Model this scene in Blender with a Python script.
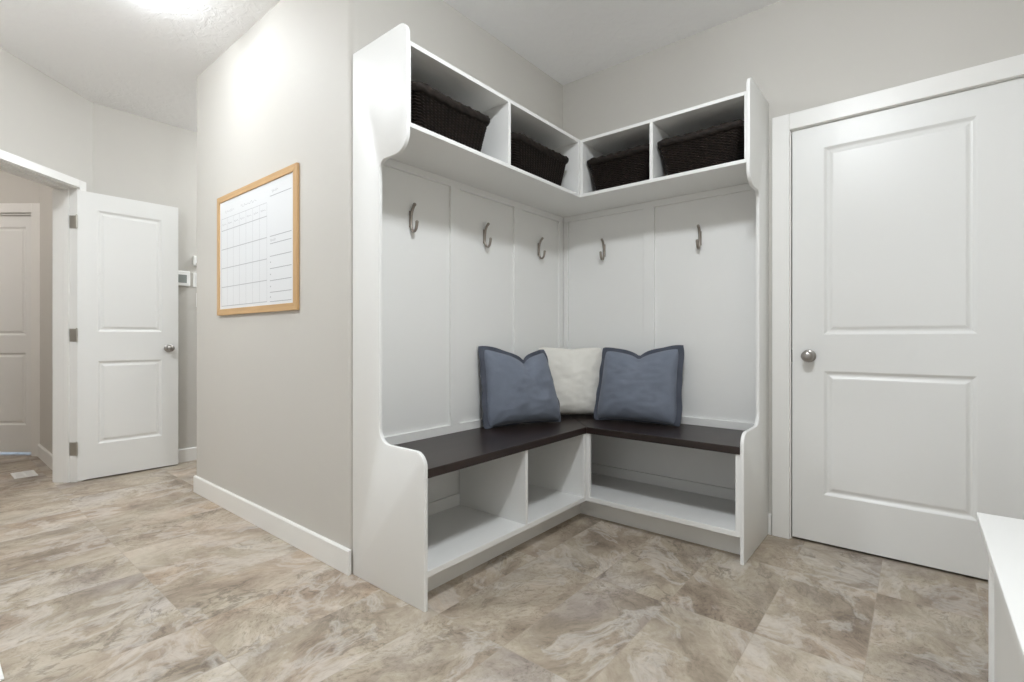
import bpy, bmesh, math, random
from mathutils import Vector, Matrix, noise
random.seed(7)
SC = bpy.context.scene
COL = SC.collection
for o in list(bpy.data.objects):
    bpy.data.objects.remove(o)

# ------------------------------------------------------------------ camera
cam_data = bpy.data.cameras.new('camera')
cam_data.sensor_fit = 'HORIZONTAL'
cam_data.sensor_width = 36.0
cam_data.lens = 36.0 * 494.46 / 1024
cam_data.shift_y = -2.38 / 1024
cam_data.clip_start = 0.02
camera = bpy.data.objects.new('camera', cam_data)
camera.location = (1.8567, -2.7958, 1.0)
camera.rotation_euler = (math.pi / 2, 0, 0.6884)
COL.objects.link(camera)
SC.camera = camera

# ------------------------------------------------------------------ world, exposure
world = bpy.data.worlds.new('world')
SC.world = world
world.use_nodes = True
world.node_tree.nodes['Background'].inputs[0].default_value = (0.95, 0.975, 1.0, 1)
world.node_tree.nodes['Background'].inputs[1].default_value = 0.7
SC.view_settings.view_transform = 'Standard'
SC.view_settings.look = 'None'
SC.view_settings.exposure = 0.2
SC.view_settings.gamma = 1.0
SC.view_settings.use_curve_mapping = False
SC.cycles.max_bounces = 10
SC.cycles.diffuse_bounces = 6
SC.cycles.sample_clamp_indirect = 6.0
SC.cycles.caustics_reflective = False
SC.cycles.caustics_refractive = False
LAMP_NOOK, LAMP_HALL, FILL_FAR, FILL_ENTRY, FILL_PASS = 124.0, 32.0, 84.0, 142.0, 104.0  # far, entry and pass are strengths of added fill lamps
LAMP_COL = (0.915, 0.962, 1.0)
FILL_WARM = (1.0, 0.95, 0.90)

# ------------------------------------------------------------------ materials
def lin(c):
    c = c / 255.0
    return c / 12.92 if c <= 0.04045 else ((c + 0.055) / 1.055) ** 2.4
def rgb(r, g, b):
    return (lin(r), lin(g), lin(b), 1)

class NT:
    def __init__(self, name):
        self.m = bpy.data.materials.new(name)
        self.m.use_nodes = True
        self.t = self.m.node_tree
        self.b = self.t.nodes['Principled BSDF']
    def n(self, typ, **kw):
        nd = self.t.nodes.new(typ)
        for k, v in kw.items():
            setattr(nd, k, v)
        return nd
    def link(self, a, b):
        self.t.links.new(a, b)
    def math(self, op, a, b=None, c=None):
        nd = self.n('ShaderNodeMath', operation=op)
        for i, v in enumerate((a, b, c)):
            if v is None: continue
            if isinstance(v, (int, float)): nd.inputs[i].default_value = v
            else: self.link(v, nd.inputs[i])
        return nd.outputs[0]
    def vmath(self, op, a, b):
        nd = self.n('ShaderNodeVectorMath', operation=op)
        for i, v in enumerate((a, b)):
            if isinstance(v, tuple): nd.inputs[i].default_value = v
            else: self.link(v, nd.inputs[i])
        return nd.outputs[0]
    def noise(self, vec, scale, detail=3, rough=0.5, dist=0.0):
        nd = self.n('ShaderNodeTexNoise')
        nd.inputs['Scale'].default_value = scale
        nd.inputs['Detail'].default_value = detail
        nd.inputs['Roughness'].default_value = rough
        nd.inputs['Distortion'].default_value = dist
        if vec is not None: self.link(vec, nd.inputs['Vector'])
        return nd
    def ramp(self, fac, stops):
        nd = self.n('ShaderNodeValToRGB')
        el = nd.color_ramp.elements
        while len(el) < len(stops): el.new(0.5)
        for e, (p, c) in zip(el, stops):
            e.position = p; e.color = c
        self.link(fac, nd.inputs[0])
        return nd.outputs[0]
    def mix(self, fac, a, b, blend='MIX'):
        nd = self.n('ShaderNodeMix', data_type='RGBA', blend_type=blend)
        for sock, v in ((nd.inputs[0], fac), (nd.inputs[6], a), (nd.inputs[7], b)):
            if isinstance(v, (int, float)): sock.default_value = v
            elif isinstance(v, tuple): sock.default_value = v
            else: self.link(v, sock)
        return nd.outputs[2]
    def pos(self):
        return self.n('ShaderNodeNewGeometry').outputs['Position']
    def obj(self):
        return self.n('ShaderNodeTexCoord').outputs['Object']
    def bump(self, h, strength, dist=0.002):
        nd = self.n('ShaderNodeBump')
        nd.inputs['Strength'].default_value = strength
        nd.inputs['Distance'].default_value = dist
        self.link(h, nd.inputs['Height'])
        self.link(nd.outputs[0], self.b.inputs['Normal'])

def painted(name, col, rough, scale=60, var=0.03, bump=0.05, bdist=0.001):
    k = NT(name)
    p = k.pos()
    nz = k.noise(p, 2.5, 2)
    c2 = tuple(v * (1 - var) for v in col[:3]) + (1,)
    k.link(k.mix(nz.outputs[0], col, c2), k.b.inputs['Base Color'])
    k.b.inputs['Roughness'].default_value = rough
    k.bump(k.noise(p, scale, 2).outputs[0], bump, bdist)
    return k.m

M = {}
M['wall'] = painted('greige_wall_paint', rgb(200, 197, 191), 0.6, 180, 0.02, 0.12)
M['white'] = painted('white_cabinet_paint', rgb(232, 232, 230), 0.42, 40, 0.015, 0.03)
M['door'] = painted('white_door_paint', rgb(230, 230, 228), 0.35, 90, 0.015, 0.04)
M['trim'] = painted('white_trim_paint', rgb(233, 232, 229), 0.35, 60, 0.015, 0.03)
M['plastic'] = painted('white_plastic', rgb(238, 238, 236), 0.35, 60, 0.01, 0.0)
M['screen'] = painted('grey_lcd_screen', rgb(150, 155, 152), 0.25, 30, 0.1, 0.0)
M['dark'] = painted('dark_slot', rgb(35, 34, 33), 0.6, 30, 0.1, 0.0)
M['board'] = painted('whiteboard_surface', rgb(226, 228, 230), 0.3, 20, 0.01, 0.0)
M['ink'] = painted('grey_marker_ink', rgb(186, 187, 190), 0.6, 30, 0.1, 0.0)
M['ink_dark'] = painted('darker_marker_ink', rgb(166, 167, 171), 0.6, 30, 0.1, 0.0)

def ceiling_mat():
    k = NT('textured_ceiling_paint')
    p = k.pos()
    k.b.inputs['Base Color'].default_value = rgb(244, 244, 245)
    k.b.inputs['Roughness'].default_value = 0.75
    a = k.noise(p, 16, 3, 0.6, 0.8)
    r = k.ramp(a.outputs[0], [(0.45, (0, 0, 0, 1)), (0.6, (1, 1, 1, 1))])
    k.bump(r, 0.35, 0.004)
    return k.m
M['ceiling'] = ceiling_mat()

def floor_mat():
    k = NT('stone_look_vinyl_tile')
    p = k.pos()
    sp = k.n('ShaderNodeSeparateXYZ'); k.link(p, sp.inputs[0])
    TX, TY, X0, Y0 = 0.305, 0.595, 0.205, -0.385
    fx = k.math('DIVIDE', k.math('SUBTRACT', sp.outputs[0], X0), TX)
    fy = k.math('DIVIDE', k.math('SUBTRACT', sp.outputs[1], Y0), TY)
    ix, iy = k.math('FLOOR', fx), k.math('FLOOR', fy)
    gx, gy = k.math('FRACT', fx), k.math('FRACT', fy)
    cid = k.n('ShaderNodeCombineXYZ'); k.link(ix, cid.inputs[0]); k.link(iy, cid.inputs[1])
    wn = k.n('ShaderNodeTexWhiteNoise', noise_dimensions='3D'); k.link(cid.outputs[0], wn.inputs['Vector'])
    off = k.vmath('MULTIPLY', wn.outputs['Color'], (37.0, 37.0, 37.0))
    # per tile turn of the veining, then a stretch along the vein
    sr = k.n('ShaderNodeSeparateColor'); k.link(wn.outputs['Color'], sr.inputs[0])
    ang = k.math('MULTIPLY_ADD', sr.outputs[0], 1.3, -0.8)
    vr = k.n('ShaderNodeVectorRotate', rotation_type='Z_AXIS')
    k.link(p, vr.inputs['Vector']); k.link(ang, vr.inputs['Angle'])
    st = k.vmath('MULTIPLY', vr.outputs[0], (1.45, 1.0, 1.0))
    v = k.vmath('ADD', st, off)
    warp = k.noise(v, 2.0, 4, 0.5)
    wv = k.vmath('MULTIPLY', k.vmath('SUBTRACT', warp.outputs['Color'], (0.5, 0.5, 0.5)), (0.42, 0.42, 0.42))
    v2 = k.vmath('ADD', v, wv)
    big = k.noise(v2, 2.7, 10, 0.70, 0.15)
    base = k.ramp(big.outputs[0], [(0.30, rgb(128, 117, 106)), (0.41, rgb(160, 148, 136)), (0.50, rgb(182, 171, 158)),
                                   (0.60, rgb(201, 192, 181)), (0.74, rgb(219, 213, 206))])
    hue = k.noise(v2, 1.3, 4, 0.55)
    tint = k.ramp(hue.outputs[0], [(0.32, rgb(196, 196, 200)), (0.46, rgb(200, 197, 186)), (0.58, rgb(204, 196, 186)), (0.70, rgb(208, 193, 174))])
    c = k.mix(0.75, base, k.mix(1.0, base, k.mix(1.0, tint, (1.6, 1.6, 1.6, 1), 'MULTIPLY'), 'MULTIPLY'))
    # fine speckle
    fine = k.noise(v2, 44, 6, 0.8)
    fr = k.ramp(fine.outputs[0], [(0.36, (0.58, 0.56, 0.54, 1)), (0.50, (1, 1, 1, 1)), (0.70, (1.10, 1.10, 1.10, 1))])
    spk = k.ramp(k.noise(v, 3.0, 3).outputs[0], [(0.38, (0.15, 0.15, 0.15, 1)), (0.62, (1, 1, 1, 1))])
    c = k.mix(spk, c, k.mix(1.0, c, fr, 'MULTIPLY'))
    # dark broken veins and pale seams
    vein = k.noise(v2, 2.0, 8, 0.62, 0.5)
    d = k.math('ABSOLUTE', k.math('SUBTRACT', vein.outputs[0], 0.5))
    vf = k.ramp(d, [(0.0, (1, 1, 1, 1)), (0.018, (0, 0, 0, 1))])
    msk = k.ramp(k.noise(v, 2.2, 3).outputs[0], [(0.46, (0, 0, 0, 1)), (0.60, (1, 1, 1, 1))])
    vfm = k.math('MULTIPLY', k.math('MULTIPLY', vf, msk), 0.62)
    c = k.mix(vfm, c, rgb(104, 93, 82))
    vein2 = k.noise(v2, 2.6, 7, 0.62, 0.4)
    d2 = k.math('ABSOLUTE', k.math('SUBTRACT', vein2.outputs[0], 0.57))
    c = k.mix(k.math('MULTIPLY', k.ramp(d2, [(0.0, (1, 1, 1, 1)), (0.05, (0, 0, 0, 1))]), 0.45), c, rgb(222, 217, 211))
    # tile to tile tone
    tone = k.math('MULTIPLY_ADD', sr.outputs[1], 0.08, 0.80)
    tc = k.n('ShaderNodeCombineColor')
    for i in range(3): k.link(tone, tc.inputs[i])
    c = k.mix(1.0, c, tc.outputs[0], 'MULTIPLY')
    # joints
    ex = k.math('MULTIPLY', k.math('MINIMUM', gx, k.math('SUBTRACT', 1.0, gx)), TX)
    ey = k.math('MULTIPLY', k.math('MINIMUM', gy, k.math('SUBTRACT', 1.0, gy)), TY)
    e = k.math('MINIMUM', ex, ey)
    jf = k.math('LESS_THAN', e, 0.0016)
    c = k.mix(k.math('MULTIPLY', jf, 0.5), c, rgb(160, 148, 134))
    k.link(c, k.b.inputs['Base Color'])
    k.b.inputs['Roughness'].default_value = 0.48
    k.bump(k.mix(jf, fine.outputs[0], (0.0, 0.0, 0.0, 1)), 0.15, 0.002)
    return k.m
M['floor'] = floor_mat()

def wood(name, dark, light, rough, axis='Y', sc=1.0):
    k = NT(name)
    p = k.obj()
    s = {'X': (1.2, 18, 18), 'Y': (18, 1.2, 18), 'Z': (18, 18, 1.2)}[axis]
    v = k.vmath('MULTIPLY', p, tuple(a * sc for a in s))
    nz = k.noise(v, 2.0, 5, 0.6, 0.6)
    k.link(k.ramp(nz.outputs[0], [(0.3, dark), (0.7, light)]), k.b.inputs['Base Color'])
    k.b.inputs['Roughness'].default_value = rough
    k.bump(nz.outputs[0], 0.08, 0.001)
    return k.m
M['espresso_y'] = wood('espresso_wood_along', rgb(28, 20, 18), rgb(46, 34, 31), 0.36, 'Y')
M['espresso_x'] = wood('espresso_wood_across', rgb(28, 20, 18), rgb(46, 34, 31), 0.36, 'X')
M['oak'] = wood('honey_oak_frame', rgb(186, 150, 104), rgb(204, 168, 122), 0.45, 'X', 1.5)
M['oak_z'] = wood('honey_oak_frame_upright', rgb(186, 150, 104), rgb(204, 168, 122), 0.45, 'Z', 1.5)

def metal(name, col, rough):
    k = NT(name)
    k.b.inputs['Base Color'].default_value = col
    k.b.inputs['Metallic'].default_value = 1.0
    nz = k.noise(k.obj(), 80, 2)
    k.link(k.math('MULTIPLY_ADD', nz.outputs[0], 0.1, rough - 0.05), k.b.inputs['Roughness'])
    return k.m
M['nickel'] = metal('satin_nickel', rgb(168, 164, 160), 0.30)
M['bronze'] = metal('brushed_pewter', rgb(158, 150, 142), 0.36)
M['steel'] = metal('dull_hinge_steel', rgb(190, 186, 178), 0.5)

def fabric(name, a, b, scale=350):
    k = NT(name)
    p = k.obj()
    w1 = k.n('ShaderNodeTexWave', wave_type='BANDS', bands_direction='X'); w1.inputs['Scale'].default_value = scale / 6
    w1.inputs['Distortion'].default_value = 1.5
    w2 = k.n('ShaderNodeTexWave', wave_type='BANDS', bands_direction='Y'); w2.inputs['Scale'].default_value = scale / 6
    w2.inputs['Distortion'].default_value = 1.5
    k.link(p, w1.inputs['Vector']); k.link(p, w2.inputs['Vector'])
    weave = k.math('MULTIPLY', w1.outputs['Fac'], w2.outputs['Fac'])
    cl = k.noise(p, 9, 4, 0.6)
    f = k.math('ADD', k.math('MULTIPLY', weave, 0.35), k.math('MULTIPLY', cl.outputs[0], 0.75))
    k.link(k.mix(f, a, b), k.b.inputs['Base Color'])
    k.b.inputs['Roughness'].default_value = 0.9
    k.b.inputs['Sheen Weight'].default_value = 0.15
    k.bump(weave, 0.25, 0.001)
    return k.m
M['blue'] = fabric('slate_blue_linen', rgb(97, 105, 119), rgb(126, 133, 147))
M['blue_dark'] = fabric('dark_slate_linen', rgb(66, 70, 81), rgb(84, 89, 101))
M['cream'] = fabric('cream_linen', rgb(216, 213, 205), rgb(235, 233, 227))

def wicker():
    k = NT('dark_brown_wicker')
    p = k.obj()
    nz = k.noise(p, 60, 3, 0.6)
    k.link(k.ramp(nz.outputs[0], [(0.3, rgb(15, 11, 9)), (0.6, rgb(34, 26, 21)), (0.8, rgb(52, 41, 34))]), k.b.inputs['Base Color'])
    k.b.inputs['Roughness'].default_value = 0.7
    k.b.inputs['Specular IOR Level'].default_value = 0.3
    return k.m
M['wicker'] = wicker()

def emit(name, col, s):
    k = NT(name)
    k.b.inputs['Base Color'].default_value = (0.9, 0.9, 0.9, 1)
    k.b.inputs['Emission Color'].default_value = col + (1,)
    k.b.inputs['Emission Strength'].default_value = s
    return k.m

# ------------------------------------------------------------------ mesh helpers
def obj(name, bm, m, parent=None, smooth=False, auto=None):
    bmesh.ops.recalc_face_normals(bm, faces=bm.faces[:])
    me = bpy.data.meshes.new(name)
    bm.to_mesh(me); bm.free()
    for mm in (m if isinstance(m, (list, tuple)) else [m]):
        me.materials.append(mm)
    if smooth:
        for f in me.polygons: f.use_smooth = True
        if auto is not None:
            me.set_sharp_from_angle(angle=auto)
    o = bpy.data.objects.new(name, me)
    COL.objects.link(o)
    if parent is not None:
        o.parent = parent
    return o

def thing(name, loc=(0, 0, 0), rz=0.0):
    o = bpy.data.objects.new(name, None)
    o.empty_display_size = 0.1
    o.location = loc; o.rotation_euler = (0, 0, rz)
    COL.objects.link(o)
    return o

def tag(o, label, cat, group=None, kind=None):
    o['label'] = label
    if cat: o['category'] = cat
    if group: o['group'] = group
    if kind: o['kind'] = kind
    return o

def add_box(bm, x0, x1, y0, y1, z0, z1, bev=0.0, seg=2, mat=None):
    t = bmesh.new()
    bmesh.ops.create_cube(t, size=1.0)
    for v in t.verts:
        v.co = Vector(((x0 + x1) / 2 + v.co.x * (x1 - x0), (y0 + y1) / 2 + v.co.y * (y1 - y0), (z0 + z1) / 2 + v.co.z * (z1 - z0)))
    if bev > 0:
        bmesh.ops.bevel(t, geom=t.edges[:], offset=bev, segments=seg, profile=0.5, affect='EDGES')
    if mat is not None:
        bmesh.ops.transform(t, matrix=mat, verts=t.verts[:])
    merge(bm, t)

def merge(bm, t):
    me = bpy.data.meshes.new('tmp')
    t.to_mesh(me); t.free()
    bm.from_mesh(me)
    bpy.data.meshes.remove(me)

def box(name, m, parent, x0, x1, y0, y1, z0, z1, bev=0.002):
    bm = bmesh.new()
    add_box(bm, x0, x1, y0, y1, z0, z1, bev)
    return obj(name, bm, m, parent)

def add_lathe(bm, prof, seg=24, mat=None, cap=True):
    """prof: (radius, z) list, spun about local Z"""
    t = bmesh.new()
    rings = []
    for r, z in prof:
        if r < 1e-6:
            rings.append([t.verts.new((0, 0, z))])
        else:
            rings.append([t.verts.new((r * math.cos(2 * math.pi * i / seg), r * math.sin(2 * math.pi * i / seg), z)) for i in range(seg)])
    for a, b in zip(rings, rings[1:]):
        for i in range(seg):
            j = (i + 1) % seg
            if len(a) == 1: t.faces.new((a[0], b[i], b[j]))
            elif len(b) == 1: t.faces.new((a[i], a[j], b[0]))
            else: t.faces.new((a[i], a[j], b[j], b[i]))
    if cap:
        for rg in (rings[0], rings[-1]):
            if len(rg) > 1: t.faces.new(rg)
    if mat is not None: bmesh.ops.transform(t, matrix=mat, verts=t.verts[:])
    merge(bm, t)

def add_tube(bm, pts, radii, seg=10, flat=1.0, side=Vector((0, 1, 0))):
    """tube through pts; 'side' is a fixed binormal, flat scales the in-plane radius"""
    t = bmesh.new()
    pts = [Vector(p) for p in pts]
    rings = []
    for i, p in enumerate(pts):
        d = (pts[min(i + 1, len(pts) - 1)] - pts[max(i - 1, 0)]).normalized()
        s = (side - d * side.dot(d)).normalized()
        q = d.cross(s)
        r = radii[i] if isinstance(radii, (list, tuple)) else radii
        rings.append([t.verts.new(p + s * (r * math.cos(a)) + q * (r * flat * math.sin(a))) for a in [2 * math.pi * k / seg for k in range(seg)]])
    for a, b in zip(rings, rings[1:]):
        for i in range(seg):
            j = (i + 1) % seg
            t.faces.new((a[i], a[j], b[j], b[i]))
    t.faces.new(rings[0]); t.faces.new(rings[-1])
    merge(bm, t)

def add_prism(bm, outline, axis, a, b, bev=0.0, mat=None):
    """extrude a 2-D outline (list of (p,q)) along axis 'X','Y' or 'Z' between a and b"""
    t = bmesh.new()
    def P(p, q, w):
        return {'X': (w, p, q), 'Y': (p, w, q), 'Z': (p, q, w)}[axis]
    v0 = [t.verts.new(P(p, q, a)) for p, q in outline]
    v1 = [t.verts.new(P(p, q, b)) for p, q in outline]
    f0 = t.faces.new(v0); f1 = t.faces.new(v1)
    n = len(outline)
    for i in range(n):
        j = (i + 1) % n
        t.faces.new((v0[i], v0[j], v1[j], v1[i]))
    if bev > 0:
        bmesh.ops.recalc_face_normals(t, faces=t.faces[:])
        ed = set(f0.edges) | set(f1.edges)
        bmesh.ops.bevel(t, geom=list(ed), offset=bev, segments=2, profile=0.5, affect='EDGES')
    if mat is not None: bmesh.ops.transform(t, matrix=mat, verts=t.verts[:])
    merge(bm, t)

def arc(cx, cy, r, a0, a1, n=8):
    return [(cx + r * math.cos(math.radians(a0 + (a1 - a0) * i / n)), cy + r * math.sin(math.radians(a0 + (a1 - a0) * i / n))) for i in range(n + 1)]

# ------------------------------------------------------------------ the setting
CE = 2.709      # ceiling height
LW = 1.610      # plane of the wall with the calendar board
L = 1.605       # nook length along the left wall
W = 1.786       # width of the wall that carries the calendar board
HX = -2.76      # hall far wall
def struct(name, o, label=None):
    o['kind'] = 'structure'
    if label: o['label'] = label
    return o

bm = bmesh.new(); add_box(bm, -6.0, 2.6, -5.0, 2.0, -0.10, 0.0)
struct('floor', obj('floor', bm, M['floor']), 'stone look tile floor in beige and taupe')
bm = bmesh.new(); add_box(bm, -6.0, 2.6, -5.0, 2.0, CE, CE + 0.10)
struct('ceiling', obj('ceiling', bm, M['ceiling']), 'white textured ceiling')

bm = bmesh.new(); add_prism(bm, [(-W, -LW)] + arc(-0.035, -LW + 0.035, 0.035, -90, 0, 10) + [(0.0, -L + 0.12), (-W, -L + 0.12)], 'Z', 0, CE)
struct('', obj('wall_center', bm, M['wall'], None, True, 0.5), 'greige wall that carries the calendar whiteboard')
bm = bmesh.new(); add_box(bm, -0.12, 0.0, -L + 0.12, 0.12, 0, CE)
struct('', obj('wall_left', bm, M['wall']), 'greige wall behind the left run of the bench')
bm = bmesh.new(); add_box(bm, -W, -W + 0.12, -L + 0.12, 1.6, 0, CE)
struct('', obj('wall_hall_near', bm, M['wall']), 'near side wall of the hall')
bm = bmesh.new(); add_box(bm, HX - 0.12, HX, -1.96, 1.6, 0, CE)
struct('', obj('wall_hall', bm, M['wall']), 'greige hall wall behind the open door')
bm = bmesh.new(); add_box(bm, HX - 0.12, -W + 0.12, 1.6, 1.72, 0, CE)
struct('', obj('wall_hall_end', bm, M['wall']), 'end wall of the hall')
# back wall with the closet door opening
DX0, DX1, DH = 1.355, 2.187, 2.042
bm = bmesh.new()
add_box(bm, 0.0, DX0, 0.0, 0.12, 0, CE); add_box(bm, DX1, 2.57, 0.0, 0.12, 0, CE); add_box(bm, DX0, DX1, 0.0, 0.12, DH, CE)
struct('', obj('wall_back', bm, M['wall']), 'greige back wall with the closed white door')
bm = bmesh.new(); add_box(bm, DX0 - 0.1, DX1 + 0.1, 0.121, 0.16, 0, DH + 0.1)
struct('', obj('wall_closet', bm, M['wall']), 'wall of the space behind the closed door')
bm = bmesh.new(); add_box(bm, 2.45, 2.57, -5.0, 0.0, 0, CE)
struct('', obj('wall_right', bm, M['wall']), 'right wall behind the white bench')

# angled wall with the open doorway (local frame: x along wall toward camera, y into the far room, z up)
UX, UY = 0.670, -0.742
ANG = math.atan2(UY, UX)
WM = Matrix.Translation((HX, -1.96, 0)) @ Matrix.Rotation(ANG, 4, 'Z')
# in this frame +y = (-sin, cos) -> (0.742, 0.670) = room side; -y = far room
S0, S1, OH, WT = 0.135, 0.760, 2.045, 0.158
bm = bmesh.new()
add_box(bm, 0.0, S0 - 0.018, -WT, 0, 0, CE, mat=WM); add_box(bm, S1 + 0.018, 4.05, -WT, 0, 0, CE, mat=WM)
add_box(bm, S0 - 0.018, S1 + 0.018, -WT, 0, OH + 0.018, CE, mat=WM)
struct('', obj('wall_angled', bm, M['wall']), 'angled greige wall with the open doorway')
# far room seen through the doorway
SY = -2.10
bm = bmesh.new(); add_box(bm, -5.2, -2.885, SY, SY + 0.10, 0, CE)
struct('', obj('wall_far_side', bm, M['wall']), 'side wall of the room beyond the open doorway')
# far wall: local frame, x along (0.742,0.670) i.e. left to right in view, y away from the viewer
FANG = math.atan2(0.635, 0.772)
FM = Matrix.Translation((-3.905, -2.075, 0)) @ Matrix.Rotation(FANG, 4, 'Z')   # origin: outer edge of casing
FD0, FD1, FDH = -0.86, -0.098, 2.065      # far door opening along local x
bm = bmesh.new()
add_box(bm, FD1, 0.10, 0, 0.12, 0, CE, mat=FM); add_box(bm, -2.6, FD0, 0, 0.12, 0, CE, mat=FM)
add_box(bm, FD0, FD1, 0, 0.12, FDH, CE, mat=FM)
struct('', obj('wall_far', bm, M['wall']), 'far wall of the room beyond the open doorway')
bm = bmesh.new(); add_box(bm, FD0 - 0.3, FD1 + 0.3, 0.75, 0.80, 0, CE, mat=FM)
struct('', obj('wall_far_beyond', bm, M['wall']), 'wall beyond the far door')
bm = bmesh.new(); add_box(bm, -1.0, 2.4, -3.25, -3.13, 0, CE, mat=WM)
struct('', obj('wall_far_left', bm, M['wall']), 'left wall of the room beyond the open doorway')
bm = bmesh.new(); add_box(bm, 2.28, 2.4, -3.13, -WT, 0, CE, mat=WM)
struct('', obj('wall_far_near', bm, M['wall']), 'near wall of the room beyond the open doorway')

# ------------------------------------------------------------------ baseboards
BH, BT = 0.105, 0.014
def base_prof(bm, axis, c, sgn, a, b, mat=None):
    """baseboard with a small eased top; c = wall coordinate, sgn = side the room is on"""
    o = [(c, 0), (c + sgn * BT, 0), (c + sgn * BT, BH - 0.006), (c + sgn * (BT - 0.005), BH), (c, BH)]
    add_prism(bm, o, axis, a, b, mat=mat)
bm = bmesh.new()
base_prof(bm, 'X', -LW, -1, -W - BT, -0.001)
add_prism(bm, [(-W, 0), (-W - BT, 0), (-W - BT, BH - 0.006), (-W - BT + 0.005, BH), (-W, BH)], 'Y', -LW, 1.6)
struct('', obj('baseboard_center', bm, M['trim']), 'white baseboard under the calendar whiteboard')
bm = bmesh.new(); add_prism(bm, [(HX, 0), (HX + BT, 0), (HX + BT, BH - 0.006), (HX + BT - 0.005, BH), (HX, BH)], 'Y', -1.93, 1.6)
struct('', obj('baseboard_hall', bm, M['trim']), 'white baseboard behind the open door')
bm = bmesh.new(); add_prism(bm, [(0, 0), (-BT, 0), (-BT, BH - 0.006), (-BT + 0.005, BH), (0, BH)], 'X', 1.263, 1.275)
add_prism(bm, [(0, 0), (-BT, 0), (-BT, BH - 0.006), (-BT + 0.005, BH), (0, BH)], 'X', 2.268, 2.45)
struct('', obj('baseboard_back', bm, M['trim']), 'short white baseboard between the bench panel and the door casing')
bm = bmesh.new(); add_prism(bm, [(SY, 0), (SY - BT, 0), (SY - BT, BH - 0.006), (SY - BT + 0.005, BH), (SY, BH)], 'X', -3.93, -2.90)
struct('', obj('baseboard_far', bm, M['trim']), 'white baseboard seen through the open doorway')

# ------------------------------------------------------------------ casings and jambs
def casing_piece(bm, x0, x1, z0, z1, y0, y1, mat):
    add_box(bm, x0, x1, y0, y1, z0, z1, 0.003, 2, mat)
I4 = Matrix.Identity(4)
# closed door casing on the back wall
bm = bmesh.new()
casing_piece(bm, 1.281, 1.359, 0, 2.121, -0.017, 0, I4)
casing_piece(bm, 2.183, 2.266, 0, 2.121, -0.017, 0, I4)
casing_piece(bm, 1.359, 2.183, 2.040, 2.121, -0.017, 0, I4)
add_box(bm, DX0, 1.3635, -0.001, 0.12, 0, DH - 0.004); add_box(bm, 2.1785, DX1, -0.001, 0.12, 0, DH - 0.004)
add_box(bm, DX0, DX1, -0.001, 0.12, DH - 0.0045, DH)
add_box(bm, 1.3635, 1.375, 0.046, 0.08, 0, DH - 0.004); add_box(bm, 2.167, 2.1785, 0.046, 0.08, 0, DH - 0.004)
struct('', obj('trim_1', bm, M['trim']), 'white casing around the closed white door')
# open doorway casing + jamb
bm = bmesh.new()
TW = 0.056
for y0, y1 in ((0.0, 0.014), (-WT - 0.014, -WT)):
    casing_piece(bm, S0 - 0.006 - TW, S0 - 0.006, 0, OH + 0.006 + TW, y0, y1, WM)
    casing_piece(bm, S1 + 0.006, S1 + 0.006 + TW, 0, OH + 0.006 + TW, y0, y1, WM)
    casing_piece(bm, S0 - 0.006, S1 + 0.006, OH + 0.006, OH + 0.006 + TW, y0, y1, WM)
add_box(bm, S0 - 0.018, S0, -WT, 0, 0, OH + 0.018, mat=WM); add_box(bm, S1, S1 + 0.018, -WT, 0, 0, OH + 0.018, mat=WM)
add_box(bm, S0, S1, -WT, 0, OH, OH + 0.018, mat=WM)
add_box(bm, S0, S0 + 0.011, -0.085, -0.05, 0, OH, 0.002, mat=WM); add_box(bm, S1 - 0.011, S1, -0.085, -0.05, 0, OH, 0.002, mat=WM)
add_box(bm, S0, S1, -0.085, -0.05, OH - 0.011, OH, 0.002, mat=WM)
struct('', obj('trim_2', bm, M['trim']), 'white casing and jamb of the open doorway')
# far door casing + jamb
bm = bmesh.new()
casing_piece(bm, FD1 + 0.006, 0.0, 0, FDH + 0.085, -0.017, 0, FM)
casing_piece(bm, FD0 - 0.09, FD0 - 0.006, 0, FDH + 0.085, -0.017, 0, FM)
casing_piece(bm, FD0 - 0.006, FD1 + 0.006, FDH + 0.006, FDH + 0.085, -0.017, 0, FM)
add_box(bm, FD1 - 0.012, FD1 + 0.006, 0, 0.12, 0, FDH + 0.006, mat=FM); add_box(bm, FD0 - 0.006, FD0 + 0.012, 0, 0.12, 0, FDH + 0.006, mat=FM)
add_box(bm, FD0 + 0.012, FD1 - 0.012, 0, 0.12, FDH - 0.010, FDH + 0.006, mat=FM)
struct('', obj('trim_3', bm, M['trim']), 'white casing of the far door')

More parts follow.
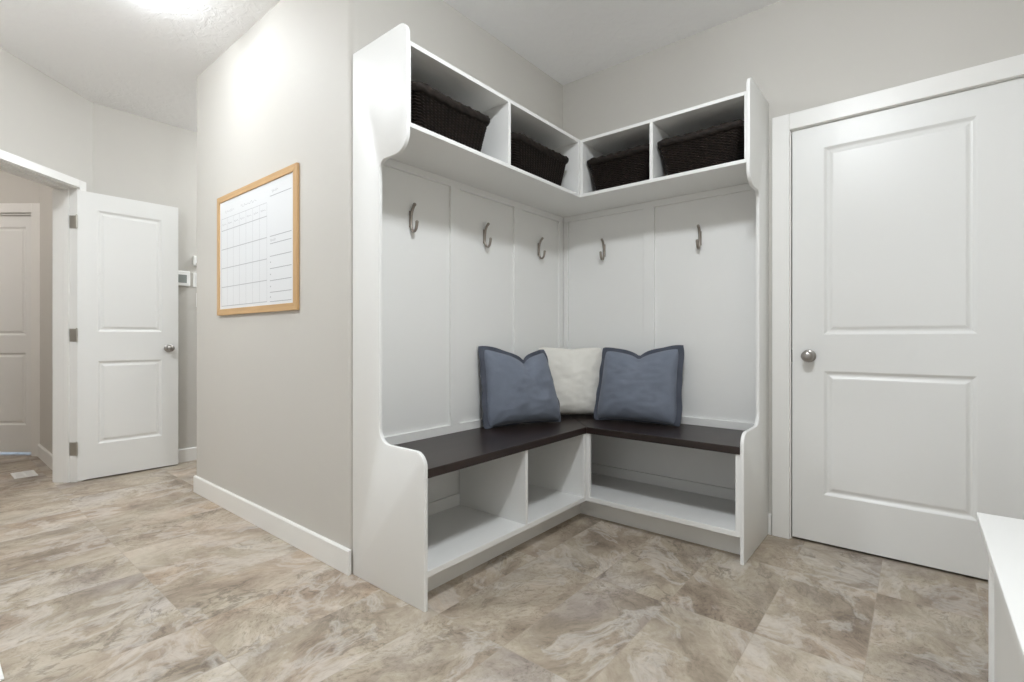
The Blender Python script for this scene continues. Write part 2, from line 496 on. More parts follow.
# ------------------------------------------------------------------ doors
def door_slab(w, h, th, panels, z0=0.0):
    """front face at local y=0 looking to -y, x 0..w; panels: (x0,x1,z0,z1); both faces moulded"""
    bm = bmesh.new()
    xs = sorted({0, w} | {p[0] for p in panels} | {p[1] for p in panels})
    zs = sorted({0, h} | {p[2] for p in panels} | {p[3] for p in panels})
    rings = [(0, 0), (0.004, 0.002), (0.013, 0.0085), (0.019, 0.0095), (0.024, 0.0085), (0.035, 0.0035), (0.040, 0.0030)]
    for y, s in ((0.0, 1), (th, -1)):
        def V(x, z, d=0.0): return bm.verts.new((x, y + s * d, z + z0))
        for i in range(len(xs) - 1):
            for j in range(len(zs) - 1):
                cx, cz = (xs[i] + xs[i + 1]) / 2, (zs[j] + zs[j + 1]) / 2
                if any(p[0] < cx < p[1] and p[2] < cz < p[3] for p in panels): continue
                bm.faces.new([V(xs[i], zs[j]), V(xs[i + 1], zs[j]), V(xs[i + 1], zs[j + 1]), V(xs[i], zs[j + 1])])
        for p in panels:
            prev = None
            for o, d in rings:
                cur = [V(p[0] + o, p[2] + o, d), V(p[1] - o, p[2] + o, d), V(p[1] - o, p[3] - o, d), V(p[0] + o, p[3] - o, d)]
                if prev:
                    for k in range(4):
                        bm.faces.new((prev[k], prev[(k + 1) % 4], cur[(k + 1) % 4], cur[k]))
                prev = cur
            bm.faces.new(prev)
    c = [(0, 0), (w, 0), (w, h), (0, h)]
    for k in range(4):
        a, b = c[k], c[(k + 1) % 4]
        bm.faces.new([bm.verts.new((a[0], 0, a[1] + z0)), bm.verts.new((b[0], 0, b[1] + z0)), bm.verts.new((b[0], th, b[1] + z0)), bm.verts.new((a[0], th, a[1] + z0))])
    bmesh.ops.remove_doubles(bm, verts=bm.verts[:], dist=1e-5)
    return bm

KNOB = [(0.031, 0.0), (0.031, 0.004), (0.027, 0.008), (0.013, 0.011), (0.0115, 0.022), (0.014, 0.030), (0.022, 0.036), (0.0265, 0.045), (0.0265, 0.053), (0.022, 0.061), (0.012, 0.0655), (0.0, 0.0665)]
def knob(parent, loc, toward):
    """toward: unit vector pointing out of the door face (local)"""
    q = Vector(toward).to_track_quat('Z', 'Y').to_matrix().to_4x4()
    bm = bmesh.new(); add_lathe(bm, KNOB[:4] + [(0.0, 0.0105)], 28, Matrix.Translation(loc) @ q)
    ro = obj('door_rosette', bm, M['nickel'], parent, True, 0.7)
    bm = bmesh.new(); add_lathe(bm, [(0.0, 0.0095)] + [(0.0125, 0.0095)] + KNOB[4:], 28, Matrix.Translation(loc) @ q)
    return obj('door_knob', bm, M['nickel'], parent, True, 1.0)

# closed door
d1 = thing('door_1', (1.368, 0.006, 0))
struct('', d1, 'closed white two panel door beside the bench')
dw = 0.810
obj('door_slab', door_slab(dw, 2.024, 0.038, [(0.134, dw - 0.134, 1.008, 1.912), (0.134, dw - 0.134, 0.232, 0.832)], 0.012), M['door'], d1)
knob(d1, (0.072, 0, 0.915), (0, -1, 0))
box('latch_plate', M['dark'], d1, -0.0035, 0.0, 0.002, 0.030, 0.885, 0.945, 0.0)

# open door: hinged at the doorway jamb, swung back to the hall wall
d2 = thing('door_2', (-2.660, -2.061, 0), math.radians(90.0))
struct('', d2, 'open white two panel door resting near the hall wall')
d2w = 0.607
obj('door_slab', door_slab(d2w, 2.024, 0.035, [(0.110, d2w - 0.110, 1.040, 1.905), (0.110, d2w - 0.110, 0.240, 0.830)], 0.010), M['door'], d2)
knob(d2, (d2w - 0.066, 0, 0.926), (0, -1, 0))
for z in (1.812, 1.024, 0.232):
    bm = bmesh.new()
    add_box(bm, -0.002, 0.0, 0.001, 0.033, z - 0.045, z + 0.045)
    for k in range(3):
        zz = z - 0.045 + k * 0.0305
        add_lathe(bm, [(0.0058, zz), (0.0058, zz + 0.029)], 12, Matrix.Translation((-0.004, -0.004, 0)))
    add_lathe(bm, [(0.0035, z + 0.045), (0.005, z + 0.049), (0.0, z + 0.052)], 12, Matrix.Translation((-0.004, -0.004, 0)), cap=False)
    h = obj('hinge', bm, M['steel'], d2)
    bm = bmesh.new()
    inv = (Matrix.Translation(d2.location) @ Matrix.Rotation(math.radians(90), 4, 'Z')).inverted()
    add_box(bm, S0, S0 + 0.0022, -0.055, 0.0, z - 0.045, z + 0.045, 0.0, mat=inv @ WM)
    obj('hinge_leaf', bm, M['steel'], h)

# far door
d3 = thing('door_3')
d3.matrix_world = FM @ Matrix.Translation((FD0 + 0.014, 0.018, 0))
struct('', d3, 'closed far door seen through the open doorway')
d3w = FD1 - FD0 - 0.028
obj('door_slab', door_slab(d3w, 2.026, 0.038, [(0.10, d3w - 0.06, 1.000, 1.930), (0.10, d3w - 0.06, 0.230, 0.850)], 0.028), M['door'], d3)
# daylight under the far door
k = bpy.data.lights.new('daylight_behind_far_door', 'AREA'); k.energy = 16; k.size = 0.5; k.color = (0.45, 0.65, 1.0)
ko = bpy.data.objects.new('daylight_behind_far_door', k); COL.objects.link(ko)
ko.matrix_world = FM @ Matrix.Translation((-0.45, 0.42, 0.75))

# ------------------------------------------------------------------ the corner bench (hall tree)
R = 1.262; PT = 0.017
HP, DB, DU, DM = 2.208, 0.463, 0.363, 0.187
ZT, ZB, DS = 2.141, 1.811, 0.354      # upper cubbies: top, bottom, depth
SD, S_LO, S_HI = 0.454, 0.484, 0.519  # seat depth and heights
LB, LT = 0.114, 0.139                 # lower shelf
tree = thing('corner_hall_bench', (0, 0, 0))
tag(tree, 'white built-in corner hall bench with cubbies above and below, in the nook', 'hall bench')

def panel_outline():
    o = [(0, 0), (DB, 0), (DB, 0.50)]
    o += arc(DB - 0.055, 0.526, 0.055, 0, 90, 8)
    o += arc(DM + 0.062, 0.643, 0.062, 270, 180, 8)
    o += [(DM, 1.20)]
    o += arc(DM + 0.038, 1.676, 0.038, 180, 90, 6)
    o += arc(DU - 0.075, 1.789, 0.075, 270, 360, 8)
    o += arc(DU - 0.045, HP - 0.045, 0.045, 0, 90, 8)
    o += [(0, HP)]
    return o
PO = panel_outline()
bm = bmesh.new(); add_prism(bm, PO, 'Y', -L, -L + PT, 0.003)
obj('end_panel', bm, M['white'], tree, True, 0.5)
bm = bmesh.new(); add_prism(bm, [(-p, q) for p, q in PO], 'X', R - PT, R, 0.003)
obj('end_panel', bm, M['white'], tree, True, 0.5)

# wainscot: backing boards, battens and rails
BK = 0.006
back_l = box('back_panel', M['white'], tree, 0, BK, -L + PT, 0, 0, ZB + 0.02, 0)
back_r = box('back_panel', M['white'], tree, BK, R - PT, -BK, 0, 0, ZB + 0.02, 0)
RP = 0.020
def rail_l(name, y0, y1, z0, z1): box(name, M['white'], back_l, BK, RP, y0, y1, z0, z1, 0.0015)
def rail_r(name, x0, x1, z0, z1): box(name, M['white'], back_r, x0, x1, -RP, -BK, z0, z1, 0.0015)
rail_l('batten', -1.052, -0.988, 0.56, 1.775); rail_l('batten', -0.538, -0.472, 0.56, 1.775); rail_l('batten', -0.070, -RP, 0.56, 1.775)
rail_r('batten', RP, 0.054, 0.56, 1.775); rail_r('batten', 0.588, 0.654, 0.56, 1.775)
rail_l('rail', -L + PT, -RP, 1.775, ZB); rail_r('rail', RP, R - PT, 1.775, ZB)
rail_l('rail', -L + PT, -RP, S_HI - 0.01, 0.560); rail_r('rail', RP, R - PT, S_HI - 0.01, 0.560)
rail_l('rail', -L + PT, -RP, LT, 0.198); rail_r('rail', RP, R - PT, LT, 0.198)

# upper cubbies, one run on each wall, mitred at the inner corner
T = 0.018
def lshape(d_out, y_end, x_end, d0=0.0):
    return [(d0, y_end), (d_out, y_end), (d_out, -d_out), (x_end, -d_out), (x_end, -d0), (d0, -d0)]
def upper_board(name, z0, z1, parent):
    bm = bmesh.new(); add_prism(bm, lshape(DS, -L + PT, R - PT), 'Z', z0, z1, 0.0015)
    return obj(name, bm, M['white'], parent)
cub = upper_board('upper_shelf_top', ZT - T, ZT, tree)
cub2 = upper_board('upper_shelf_bottom', ZB, ZB + T, tree)
box('cubby_divider', M['white'], tree, 0.001, DS - 0.0005, -0.995, -0.977, ZB + T, ZT - T, 0.001)
box('cubby_divider', M['white'], tree, 0.001, DS - 0.0005, -DS - T, -DS, ZB + T, ZT - T, 0.001)
box('cubby_divider', M['white'], tree, DS, DS + T, -DS + 0.0005, -0.001, ZB + T, ZT - T, 0.001)
box('cubby_divider', M['white'], tree, 0.774, 0.792, -DS + 0.0005, -0.001, ZB + T, ZT - T, 0.001)
box('cubby_side', M['white'], tree, 0.001, DS - 0.0005, -L + PT, -L + PT + 0.010, ZB + T, ZT - T, 0.001)
box('cubby_side', M['white'], tree, R - PT - 0.010, R - PT, -DS + 0.0005, -0.001, ZB + T, ZT - T, 0.001)
bm = bmesh.new()
add_box(bm, 0.0005, 0.006, -L + PT, -DS, ZB + T, ZT - T); add_box(bm, DS, R - PT, -0.006, -0.0005, ZB + T, ZT - T)
obj('cubby_back', bm, M['white'], tree)

# lower cubbies
bm = bmesh.new(); add_prism(bm, lshape(SD, -L + PT, R - PT, BK), 'Z', LB, LT, 0.002)
obj('lower_shelf', bm, M['white'], tree)
box('cubby_divider', M['white'], tree, RP, SD - 0.001, -0.990, -0.972, LT, S_LO, 0.001)
bm = bmesh.new()
add_box(bm, RP, SD - 0.001, -SD - 0.020, -SD - 0.002, LT, S_LO, 0.001)
obj('corner_divider', bm, M['white'], tree)
bm = bmesh.new()
add_box(bm, SD - 0.018, SD, -SD - 0.022, -SD + 0.0, LT, S_LO, 0.002); add_box(bm, SD, SD + 0.022, -SD, -SD + 0.018, LT, S_LO, 0.002)
obj('corner_post', bm, M['white'], tree)
box('face_stile', M['white'], tree, R - PT - 0.022, R - PT, -SD, -SD + 0.018, LT, S_LO, 0.002)
TK = 0.360
bm = bmesh.new()
add_box(bm, TK - 0.016, TK, -L + PT, -TK, 0, LB); add_box(bm, TK, R - PT, -TK, -TK + 0.016, 0, LB)
obj('toe_kick', bm, M['white'], tree)

# dark seat: two boards mitred at the corner
seat = thing('bench_seat', (0, 0, S_LO))
tag(seat, 'dark espresso wood L-shaped seat top on the white corner bench', 'seat')
bm = bmesh.new(); add_prism(bm, [(RP, -L + PT + 0.001), (SD + 0.008, -L + PT + 0.001), (SD + 0.008, -SD - 0.008), (RP, -RP)], 'Z', 0, S_HI - S_LO, 0.003)
obj('seat_board', bm, M['espresso_y'], seat)
bm = bmesh.new(); add_prism(bm, [(R - PT - 0.001, -RP), (RP + 0.0015, -RP), (SD + 0.0095, -SD - 0.008), (R - PT - 0.001, -SD - 0.008)], 'Z', 0, S_HI - S_LO, 0.003)
obj('seat_board', bm, M['espresso_x'], seat)

# ------------------------------------------------------------------ coat hooks
def smooth_path(pts, n=6):
    out = []
    P = [Vector(p) for p in pts]
    for i in range(len(P) - 1):
        p0, p1, p2, p3 = P[max(i - 1, 0)], P[i], P[i + 1], P[min(i + 2, len(P) - 1)]
        for k in range(n):
            t = k / n
            out.append(0.5 * ((2 * p1) + (p2 - p0) * t + (2 * p0 - 5 * p1 + 4 * p2 - p3) * t * t + (3 * p1 - p0 - 3 * p2 + p3) * t ** 3))
    out.append(P[-1])
    return out
def make_hook(name):
    t = thing(name)
    # local: +x out of the wall, z up
    bm = bmesh.new()
    add_box(bm, 0.0, 0.004, -0.0095, 0.0095, -0.040, 0.038, 0.0018)
    pl = obj('back_plate', bm, M['bronze'], t)
    path = smooth_path([(0.031, 0, 0.064), (0.020, 0, 0.052), (0.010, 0, 0.030), (0.006, 0, 0.0), (0.007, 0, -0.030), (0.014, 0, -0.053), (0.027, 0, -0.061), (0.040, 0, -0.052), (0.046, 0, -0.034), (0.048, 0, -0.020)])
    n = len(path)
    rad = [0.0086 - 0.0016 * math.sin(math.pi * i / (n - 1)) for i in range(n)]
    bm = bmesh.new()
    add_tube(bm, path, rad, 10, 0.75)
    for p in (path[0], path[-1]):
        add_lathe(bm, [(0, -0.0085), (0.006, -0.006), (0.0085, 0), (0.006, 0.006), (0, 0.0085)], 14, Matrix.Translation(p), cap=False)
    obj('prong', bm, M['bronze'], t, True, 0.9)
    return t
def copy_tree(o, parent=None):
    c = o.copy(); COL.objects.link(c)
    if parent is not None: c.parent = parent
    for ch in [x for x in o.children]:
        copy_tree(ch, c)
    return c
HK = [((BK, -1.300, 1.563), 0, 'pewter coat hook nearest the left end panel of the bench'),
      ((BK, -0.788, 1.563), 0, 'pewter coat hook in the middle bay of the left panelling'),
      ((BK, -0.284, 1.563), 0, 'pewter coat hook on the left panelling closest to the corner'),
      ((0.319, -BK, 1.558), -90, 'pewter coat hook on the right panelling above the blue cushion, nearer the corner'),
      ((0.917, -BK, 1.558), -90, 'pewter coat hook nearest the right end panel and closed door')]
hook0 = make_hook('coat_hook')
for i, (loc, a, lab) in enumerate(HK):
    h = hook0 if i == 0 else copy_tree(hook0)
    h.location = loc; h.rotation_euler = (0, 0, math.radians(a))
    tag(h, lab, 'hook', 'coat hooks on the panelling')

# ------------------------------------------------------------------ wicker baskets
def make_basket(name, w, d, h):
    """origin at the base centre; w along x, d along y; woven tapering walls with a thick rolled rim"""
    t = thing(name)
    tw, td = w / 2, d / 2
    bw, bd = tw - 0.050, td - 0.030
    def ring(hw, hd, r, n):
        pts = []
        for cx, cy, a0 in ((hw - r, hd - r, 0), (-hw + r, hd - r, 90), (-hw + r, -hd + r, 180), (hw - r, -hd + r, 270)):
            pts += [(cx + r * math.cos(math.radians(a0 + 90 * i / 5)), cy + r * math.sin(math.radians(a0 + 90 * i / 5))) for i in range(6)]
        pts.append(pts[0])
        # resample evenly
        seg = [math.dist(pts[i], pts[i + 1]) for i in range(len(pts) - 1)]
        tot = sum(seg); out = []; i = 0; acc = 0
        for k in range(n):
            s = tot * k / n
            while acc + seg[i] < s: acc += seg[i]; i += 1
            f = (s - acc) / seg[i]
            out.append((pts[i][0] + (pts[i + 1][0] - pts[i][0]) * f, pts[i][1] + (pts[i + 1][1] - pts[i][1]) * f))
        return out
    N, rows = 120, 30
    bm = bmesh.new()
    grid = []
    for j in range(rows + 1):
        f = j / rows
        rg = ring(bw + (tw - 0.008 - bw) * f, bd + (td - 0.012 - bd) * f, 0.028, N)
        cur = []
        for i, (x, y) in enumerate(rg):
            x2, y2 = rg[(i + 1) % N]; x1, y1 = rg[i - 1]
            nx, ny = (y2 - y1), -(x2 - x1)
            l = math.hypot(nx, ny) or 1
            e = 0.0035 * (1 if ((i // 2 + j) % 2) else -1) + 0.0015 * noise.noise((i * 0.37, j * 0.61, w * 9))
            cur.append(bm.verts.new((x + nx / l * e, y + ny / l * e, 0.004 + f * (h - 0.014))))
        grid.append(cur)
    for a, b in zip(grid, grid[1:]):
        for i in range(N):
            j = (i + 1) % N
            bm.faces.new((a[i], a[j], b[j], b[i]))
    bm.faces.new(grid[0])
    # inner wall
    inner = []
    for j in (rows, 0):
        f = j / rows
        inner.append([bm.verts.new((x, y, 0.012 + f * (h - 0.022))) for x, y in ring(bw - 0.008 + (tw - 0.008 - bw) * f, bd - 0.008 + (td - 0.008 - bd) * f, 0.03, N)])
    for a, b in ((grid[-1], inner[0]), (inner[0], inner[1])):
        for i in range(N):
            j = (i + 1) % N
            bm.faces.new((a[i], a[j], b[j], b[i]))
    bm.faces.new(inner[1])
    obj('woven_body', bm, M['wicker'], t)
    # rolled, twisted rim
    bm = bmesh.new()
    K = 150; S = 12
    rg = ring(tw - 0.013, td - 0.013, 0.028, K)
    rings = []
    for i, (x, y) in enumerate(rg):
        x2, y2 = rg[(i + 1) % K]; x1, y1 = rg[i - 1]
        tv = Vector((x2 - x1, y2 - y1, 0)).normalized(); nv = Vector((tv.y, -tv.x, 0))
        vs = []
        for s in range(S):
            a = 2 * math.pi * s / S
            r = 0.0185 * (1 + 0.16 * math.sin(3 * a + i * 0.9) + 0.10 * noise.noise((i * 0.5, s * 0.7, w * 5)))
            vs.append(bm.verts.new(Vector((x, y, h - 0.019 + 0.003 * math.sin(i * 0.11))) + nv * (r * 0.85 * math.cos(a)) + Vector((0, 0, 1)) * (r * math.sin(a))))
        rings.append(vs)
    for i in range(K):
        a, b = rings[i], rings[(i + 1) % K]
        for s in range(S):
            q = (s + 1) % S
            bm.faces.new((a[s], a[q], b[q], b[s]))
    obj('rolled_rim', bm, M['wicker'], t, True, 1.2)
    return t
ZS = ZB + T
for loc, a, w, lab in [((0.204, -1.315, ZS), 90, 0.455, 'dark wicker basket in the upper cubby beside the left end panel'),
                       ((0.204, -0.672, ZS), 90, 0.485, 'dark wicker basket in the upper left run cubby next to the corner'),
                       ((0.5725, -0.204, ZS), 0, 0.390, 'dark wicker basket in the upper right run cubby next to the corner'),
                       ((1.012, -0.204, ZS), 0, 0.424, 'dark wicker basket in the upper cubby beside the right end panel and door')]:
    b = make_basket('wicker_basket', w, 0.275, 0.188 if a else 0.198)
    b.location = loc; b.rotation_euler = (0, 0, math.radians(a))
    tag(b, lab, 'basket', 'wicker baskets in the upper cubbies')

# ------------------------------------------------------------------ cushions
def make_cushion(name, w, h, th, dip, mats, flange, seed, centre, U, V, taper=(0, 0), droop=(0, 0), fl=(1, 1)):
    U = Vector(U).normalized(); V = Vector(V); V = (V - U * V.dot(U)).normalized(); Nn = U.cross(V)
    t = thing(name)
    mw = Matrix((U.to_4d(), V.to_4d(), Nn.to_4d(), Vector((0, 0, 0, 1)))).transposed()
    mw[3][3] = 1
    for r in range(3): mw[r][3] = centre[r]
    mw[3][0] = mw[3][1] = mw[3][2] = 0
    t.matrix_world = mw
    def shape(u, v):
        x = u * w / 2 * (1 - 0.055 * (1 - v * v))
        y = v * h / 2 * (1 - (0.045 if v < 0 else 0.0) * (1 - u * u))
        s = max(0.0, (v + 0.35) / 1.35)
        uu = u - 0.03
        y -= dip * (s ** 1.8) * (0.72 * max(0.0, 1 - abs(uu)) + 0.28 * math.exp(-abs(uu) / 0.16))
        cr = (abs(u) * abs(v)) ** 7          # corners pulled in a little, lower ones flared
        k = 0.012 if v > 0 else -0.024
        x -= math.copysign(k, u) * cr
        y -= math.copysign(0.010 if v > 0 else 0.0, v) * cr
        up = ((v + 1) / 2) ** 1.3
        x += up * (taper[0] * max(0, -u) - taper[1] * max(0, u))
        y -= up * (droop[0] * max(0, -u) + droop[1] * max(0, u))
        return x, y
    G = 44
    def off(u, v):
        a = max(0.0, 1 - abs(u) ** 3.2) * max(0.0, 1 - abs(v) ** 3.2)
        z = th / 2 * a ** 0.55
        s = max(0.0, (v + 0.2) / 1.2)
        z *= 1 - 0.45 * (s ** 2) * math.exp(-((u - 0.03) / 0.22) ** 2) * (1 if dip > 0.01 else 0)
        z *= 1 + 0.10 * (-v)
        z += 0.010 * a * noise.noise((u * 2.6 + seed, v * 2.4, seed)) + 0.006 * a * noise.noise((u * 3.5 + seed, v * 9, seed + 3)) + 0.003 * a * noise.noise((u * 9 + seed, v * 14, seed + 6))
        # gathers running in from the corners
        for cu in (-1, 1):
            for cv in (-1, 1):
                du, dv = u - cu, v - cv
                rr = math.hypot(du, dv)
                ang = math.atan2(dv * cv, du * cu)
                z += 0.0045 * a ** 0.5 * math.exp(-(rr / 0.45) ** 2) * math.sin(ang * 9 + seed)
        return max(z, 0.0)
    bm = bmesh.new()
    for side in (1, -1):
        vs = [[None] * (G + 1) for _ in range(G + 1)]
        for i in range(G + 1):
            for j in range(G + 1):
                # finer toward the edges
                u = math.sin((i / G - 0.5) * math.pi); v = math.sin((j / G - 0.5) * math.pi)
                u = 0.35 * (2 * i / G - 1) + 0.65 * u; v = 0.35 * (2 * j / G - 1) + 0.65 * v
                x, y = shape(u, v)
                vs[i][j] = bm.verts.new((x, y, side * off(u, v)))
        for i in range(G):
            for j in range(G):
                bm.faces.new((vs[i][j], vs[i + 1][j], vs[i + 1][j + 1], vs[i][j + 1]))
    bmesh.ops.remove_doubles(bm, verts=bm.verts[:], dist=1e-5)
    obj('cushion_body', bm, mats[0], t, True)
    if flange:
        bm = bmesh.new()
        ring = []
        Q = 36
        pts = [(-1 + 2 * i / Q, -1) for i in range(Q)] + [(1, -1 + 2 * i / Q) for i in range(Q)] + [(1 - 2 * i / Q, 1) for i in range(Q)] + [(-1, 1 - 2 * i / Q) for i in range(Q)]
        rows = []
        for k, (u, v) in enumerate(pts):
            x, y = shape(u, v)
            xi, yi = shape(u * 0.985, v * 0.985)
            fw = flange * (fl[0] if u < 0 else fl[1])
            ox = x + math.copysign(fw, u) * (1 if abs(u) == 1 else abs(u) ** 8)
            oy = y + math.copysign(flange, v) * (1 if abs(v) == 1 else abs(v) ** 8)
            if v == -1: oy = y - flange * 0.25
            wv = 0.008 * math.sin(k * 0.55 + seed) + 0.004 * noise.noise((k * 0.2, seed, 0))
            tk = 0.0025
            rows.append([bm.verts.new((xi, yi, tk * 2)), bm.verts.new(((x + ox) / 2, (y + oy) / 2, wv * 0.4 + tk)), bm.verts.new((ox, oy, wv + tk)),
                         bm.verts.new((ox, oy, wv - tk)), bm.verts.new(((x + ox) / 2, (y + oy) / 2, wv * 0.4 - tk)), bm.verts.new((xi, yi, -tk * 2))])
        n = len(rows)
        for k in range(n):
            a, b = rows[k], rows[(k + 1) % n]
            for s in range(5):
                bm.faces.new((a[s], a[s + 1], b[s + 1], b[s]))
            bm.faces.new((a[5], a[0], b[0], b[5]))
        obj('flange', bm, mats[1], t, True, 0.9)
    return t
c = make_cushion('cushion', 0.485, 0.44, 0.165, 0.110, (M['blue'], M['blue_dark']), 0.021, 1.7, (0.150, -0.622, 0.745), (0.19, 0.47, 0), (-0.060, 0.0, 0.42), (0.0, 0.085), (0.015, 0.035), (1.3, 0.35))
tag(c, 'slate blue linen cushion with dark flange leaning on the left panelling', 'cushion', 'blue cushions on the bench')
c = make_cushion('cushion', 0.468, 0.44, 0.165, 0.085, (M['blue'], M['blue_dark']), 0.021, 5.2, (0.612, -0.160, 0.745), (0.465, 0.085, 0), (0.0, 0.075, 0.42), (0.035, 0.0), (0.030, 0.008), (1, 1.3))
tag(c, 'slate blue linen cushion with dark flange leaning on the right panelling', 'cushion', 'blue cushions on the bench')
c = make_cushion('cushion', 0.42, 0.43, 0.14, 0.018, (M['cream'], M['cream']), 0.0, 9.1, (0.195, -0.195, 0.738), (0.17, 0.17, 0), (-0.06, 0.06, 0.42))
tag(c, 'cream linen cushion in the bench corner between the two blue ones', 'cushion')

# ------------------------------------------------------------------ calendar whiteboard
BX0, BX1, BZ0, BZ1 = -1.408, -0.440, 1.138, 1.843
wb = thing('calendar_whiteboard', (BX0, -LW, BZ0))
tag(wb, 'oak framed calendar whiteboard hanging on the greige wall left of the bench', 'whiteboard')
bw_, bh_, FW, FT = BX1 - BX0, BZ1 - BZ0, 0.036, 0.016
def mitre(name, pts, m):
    bm = bmesh.new(); add_prism(bm, pts, 'Y', -FT, 0, 0.002); obj(name, bm, m, wb)
mitre('frame_rail', [(0, bh_), (bw_, bh_), (bw_ - FW, bh_ - FW), (FW, bh_ - FW)], M['oak'])
mitre('frame_rail', [(0, 0), (bw_, 0), (bw_ - FW, FW), (FW, FW)], M['oak'])
mitre('frame_stile', [(0, 0), (FW, FW), (FW, bh_ - FW), (0, bh_)], M['oak_z'])
mitre('frame_stile', [(bw_, 0), (bw_ - FW, FW), (bw_ - FW, bh_ - FW), (bw_, bh_)], M['oak_z'])
bm = bmesh.new(); add_box(bm, FW - 0.003, bw_ - FW + 0.003, -0.010, -0.002, FW - 0.003, bh_ - FW + 0.003)
face = obj('board_face', bm, M['board'], wb)
YF = -0.0106
def strip(bm, x0, z0, x1, z1, wd):
    d = Vector((x1 - x0, 0, z1 - z0)); n = Vector((-d.z, 0, d.x)).normalized() * wd / 2
    a, b = Vector((x0, YF, z0)), Vector((x1, YF, z1))
    bm.faces.new([bm.verts.new(p) for p in (a + n, a - n, b - n, b + n)])
gx0, gx1 = FW + 0.022, FW + 0.612
ztop = bh_ - FW - 0.170
bm = bmesh.new()
for i in range(5):
    z = ztop - i * (ztop - FW - 0.018) / 4.0
    if i < 5: strip(bm, gx0, z, gx1, z, 0.0038)
for i in range(8):
    x = gx0 + (gx1 - gx0) * i / 7
    strip(bm, x, ztop + 0.07, x, FW + 0.018, 0.0018)
strip(bm, gx0, ztop + 0.07, gx1, ztop + 0.07, 0.002)
rx0, rx1 = gx1 + 0.035, bw_ - FW - 0.022
obj('calendar_grid', bm, M['ink'], face)
def mark(name, m, pts, wd):
    bm = bmesh.new()
    for a, b in zip(pts, pts[1:]): strip(bm, a[0], a[1], b[0], b[1], wd)
    bmesh.ops.remove_doubles(bm, verts=bm.verts[:], dist=0.0012)
    obj(name, bm, m, face)
for z in (0.595, 0.388, 0.350, 0.285, 0.222, 0.160, 0.100, 0.052):
    mark('note_line', M['ink_dark'], [(rx0, z), (rx1, z)], 0.0030)
for z in (0.255, 0.192, 0.130, 0.076):
    mark('note_dot', M['ink_dark'], [(rx0 + 0.002, z), (rx0 + 0.010, z)], 0.006)
def scribble(x, z, ln, amp, n):
    pts = [(x, z)]
    for i in range(1, n + 1):
        pts.append((x + ln * i / n + 0.25 * amp * math.sin(i * 2.3), z + amp * math.sin(i * 1.9) * (0.6 + 0.4 * math.sin(i * 0.7))))
    mark('faint_mark', M['ink'], pts, 0.0022)
for i in range(7):
    scribble(gx0 + 0.012 + i * (gx1 - gx0) / 7, ztop + 0.035, 0.055, 0.007, 9)
for x, z, ln in ((gx0 + 0.05, ztop + 0.105, 0.13), (gx0 + 0.27, ztop + 0.105, 0.20), (rx0 + 0.02, 0.618, 0.07), (rx0 + 0.005, 0.367, 0.06)):
    scribble(x, z, ln, 0.010, 16)

# ------------------------------------------------------------------ small fittings on the hall wall
def plate_on_hall(name, yc, zc, w, h, d, bev):
    t = thing(name, (HX, yc, zc))
    bm = bmesh.new(); add_box(bm, 0, d, -w / 2, w / 2, -h / 2, h / 2, bev)
    obj('cover', bm, M['plastic'], t)
    return t
th = plate_on_hall('thermostat', -1.405, 1.487, 0.118, 0.122, 0.024, 0.006)
bm = bmesh.new(); add_box(bm, 0.023, 0.0252, -0.040, 0.034, -0.036, 0.030, 0.001); obj('display', bm, M['screen'], th)
tag(th, 'white thermostat with grey display on the hall wall beside the open door', 'thermostat')
s = plate_on_hall('door_chime_sensor', -1.300, 1.640, 0.045, 0.080, 0.032, 0.006)
bm = bmesh.new(); add_box(bm, 0.0315, 0.0335, -0.010, 0.010, -0.030, -0.024, 0.0005); obj('grille_slot', bm, M['screen'], s)
tag(s, 'small white sensor box high on the hall wall above the thermostat', 'sensor')
def switch(yc, zc, lab, outlet=False):
    t = plate_on_hall('wall_outlet' if outlet else 'light_switch', yc, zc, 0.072, 0.116, 0.007, 0.0025)
    if outlet:
        for dz in (-0.021, 0.021):
            bm = bmesh.new(); add_lathe(bm, [(0.0, 0.0), (0.0165, 0.0), (0.0165, 0.0022), (0.0, 0.0022)], 20, Matrix.Translation((0.0065, 0, dz)) @ Matrix.Rotation(math.pi / 2, 4, 'Y'))
            obj('socket', bm, M['plastic'], t)
    else:
        bm = bmesh.new(); add_box(bm, 0.006, 0.0105, -0.016, 0.016, -0.033, 0.033, 0.002); obj('rocker', bm, M['plastic'], t)
    tag(t, lab, 'outlet' if outlet else 'light switch')
switch(-1.284, 1.484, 'white light switch plate right of the thermostat on the hall wall')
switch(-1.262, 1.318, 'white light switch plate just below the thermostat, half hidden by the wall')
switch(-1.256, 0.345, 'white wall outlet low on the hall wall above the baseboard', True)

# ------------------------------------------------------------------ floor registers
def register(name, x0, x1, y0, y1, lab):
    t = thing(name, ((x0 + x1) / 2, (y0 + y1) / 2, 0))
    w, d = (x1 - x0) / 2, (y1 - y0) / 2
    bm = bmesh.new()
    f = 0.018
    add_box(bm, -w, w, -d, -d + f, 0, 0.006, 0.002); add_box(bm, -w, w, d - f, d, 0, 0.006, 0.002)
    add_box(bm, -w, -w + f, -d + f, d - f, 0, 0.006, 0.002); add_box(bm, w - f, w, -d + f, d - f, 0, 0.006, 0.002)
    obj('register_frame', bm, M['plastic'], t)
    bm = bmesh.new()
    n = 12
    for i in range(n):
        x = -w + f + (2 * w - 2 * f) * (i + 0.5) / n
        add_box(bm, x - 0.0055, x + 0.0055, -d + f, d - f, 0.001, 0.005)
    add_box(bm, -w + f, w - f, -0.004, 0.004, 0.001, 0.0055)
    obj('louvers', bm, M['plastic'], t)
    tag(t, lab, 'floor vent')
    return t
r = register('floor_register', -3.325, -3.108, -2.330, -2.205, 'white floor register on the tiles just beyond the open doorway')
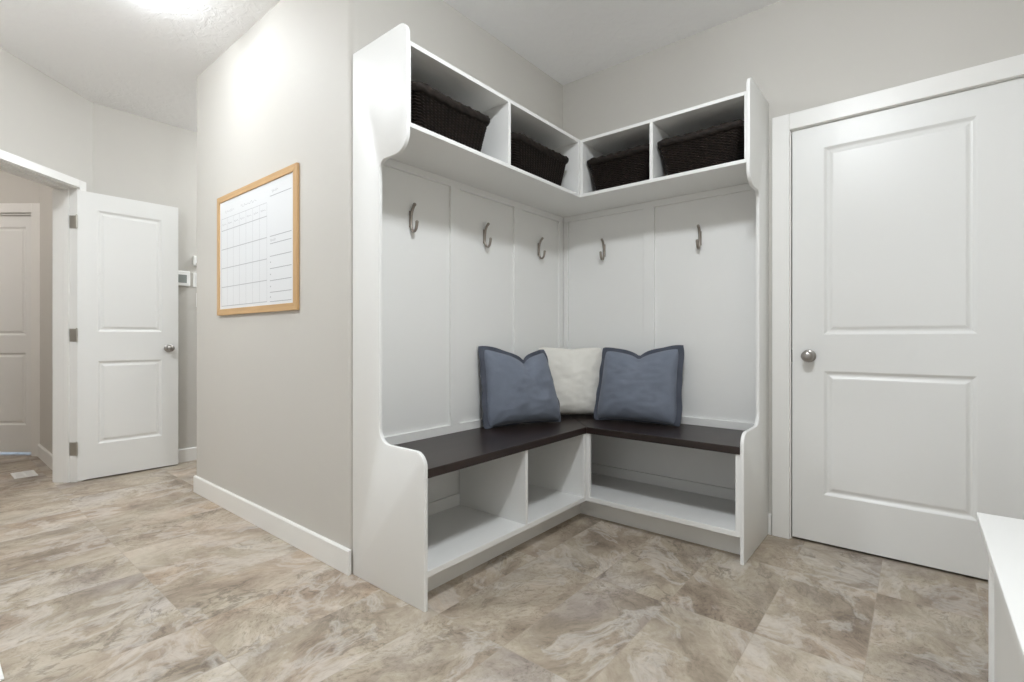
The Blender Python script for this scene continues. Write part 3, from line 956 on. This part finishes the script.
register('floor_register', -0.520, -0.212, -2.745, -2.622, 'white floor register at the bottom left edge of the photo')

# ------------------------------------------------------------------ white bench at right
wbch = thing('white_bench', (1.985, -1.35, 0))
tag(wbch, 'low white bench with overhanging top in front of the closed door at right edge', 'bench')
Y1, Y0 = 0.508, -0.95
box('bench_top', M['white'], wbch, 0, 0.463, Y0, Y1, 0.474, 0.5, 0.003)
box('side_panel', M['white'], wbch, 0.034, 0.054, Y0 + 0.02, Y1 - 0.036, 0, 0.474, 0.002)
box('corner_stile', M['white'], wbch, 0.024, 0.060, Y1 - 0.036, Y1 - 0.012, 0, 0.474, 0.002)
box('back_panel', M['white'], wbch, 0.060, 0.455, Y1 - 0.034, Y1 - 0.016, 0, 0.474, 0.002)
box('front_panel', M['white'], wbch, 0.054, 0.455, Y0 + 0.02, Y0 + 0.038, 0, 0.474, 0.002)

# ------------------------------------------------------------------ ceiling lamps, and added fill lamps out of view
def lamp(name, x, y, r, strength, lab, col=LAMP_COL):
    t = thing(name, (x, y, CE))
    bm = bmesh.new(); add_lathe(bm, [(r * 0.80, 0.0), (r * 0.80, -0.012), (r * 0.76, -0.016), (0, -0.016)], 40, cap=False)
    obj('lamp_base', bm, M['plastic'], t, True, 0.6)
    prof = [(r * 0.92 * math.cos(a), -0.016 - 0.075 * math.sin(a)) for a in [math.pi / 2 * i / 10 for i in range(11)]]
    prof[-1] = (0.0, prof[-1][1])
    bm = bmesh.new(); add_lathe(bm, prof, 40, cap=False)
    obj('glass_dome', bm, emit('lit_' + name, col, strength), t, True)
    tag(t, lab, 'ceiling lamp')
    return t
lamp('ceiling_lamp', -0.985, -2.085, 0.115, LAMP_HALL, 'round lit flush ceiling lamp at the top left of the photo')
lamp('ceiling_lamp', 1.50, -1.86, 0.17, LAMP_NOOK, 'round lit flush ceiling lamp over the open floor before the bench')
lamp('ceiling_lamp', -0.95, -3.05, 0.15, FILL_ENTRY, 'added round fill lamp, out of view over the entry floor nearest the camera')  # unseen fill, added to brighten the open door and left floor
lamp('ceiling_lamp', -2.30, -0.40, 0.14, FILL_PASS, 'added round fill lamp, hidden in the hall behind the whiteboard wall')  # added fill hidden by the wall, lifts hall wall and angled wall
lamp('ceiling_lamp', -3.6, -3.5, 0.15, FILL_FAR, 'added round fill lamp, out of view in the room beyond the open doorway', FILL_WARM)  # added fill so the far room does not go dark
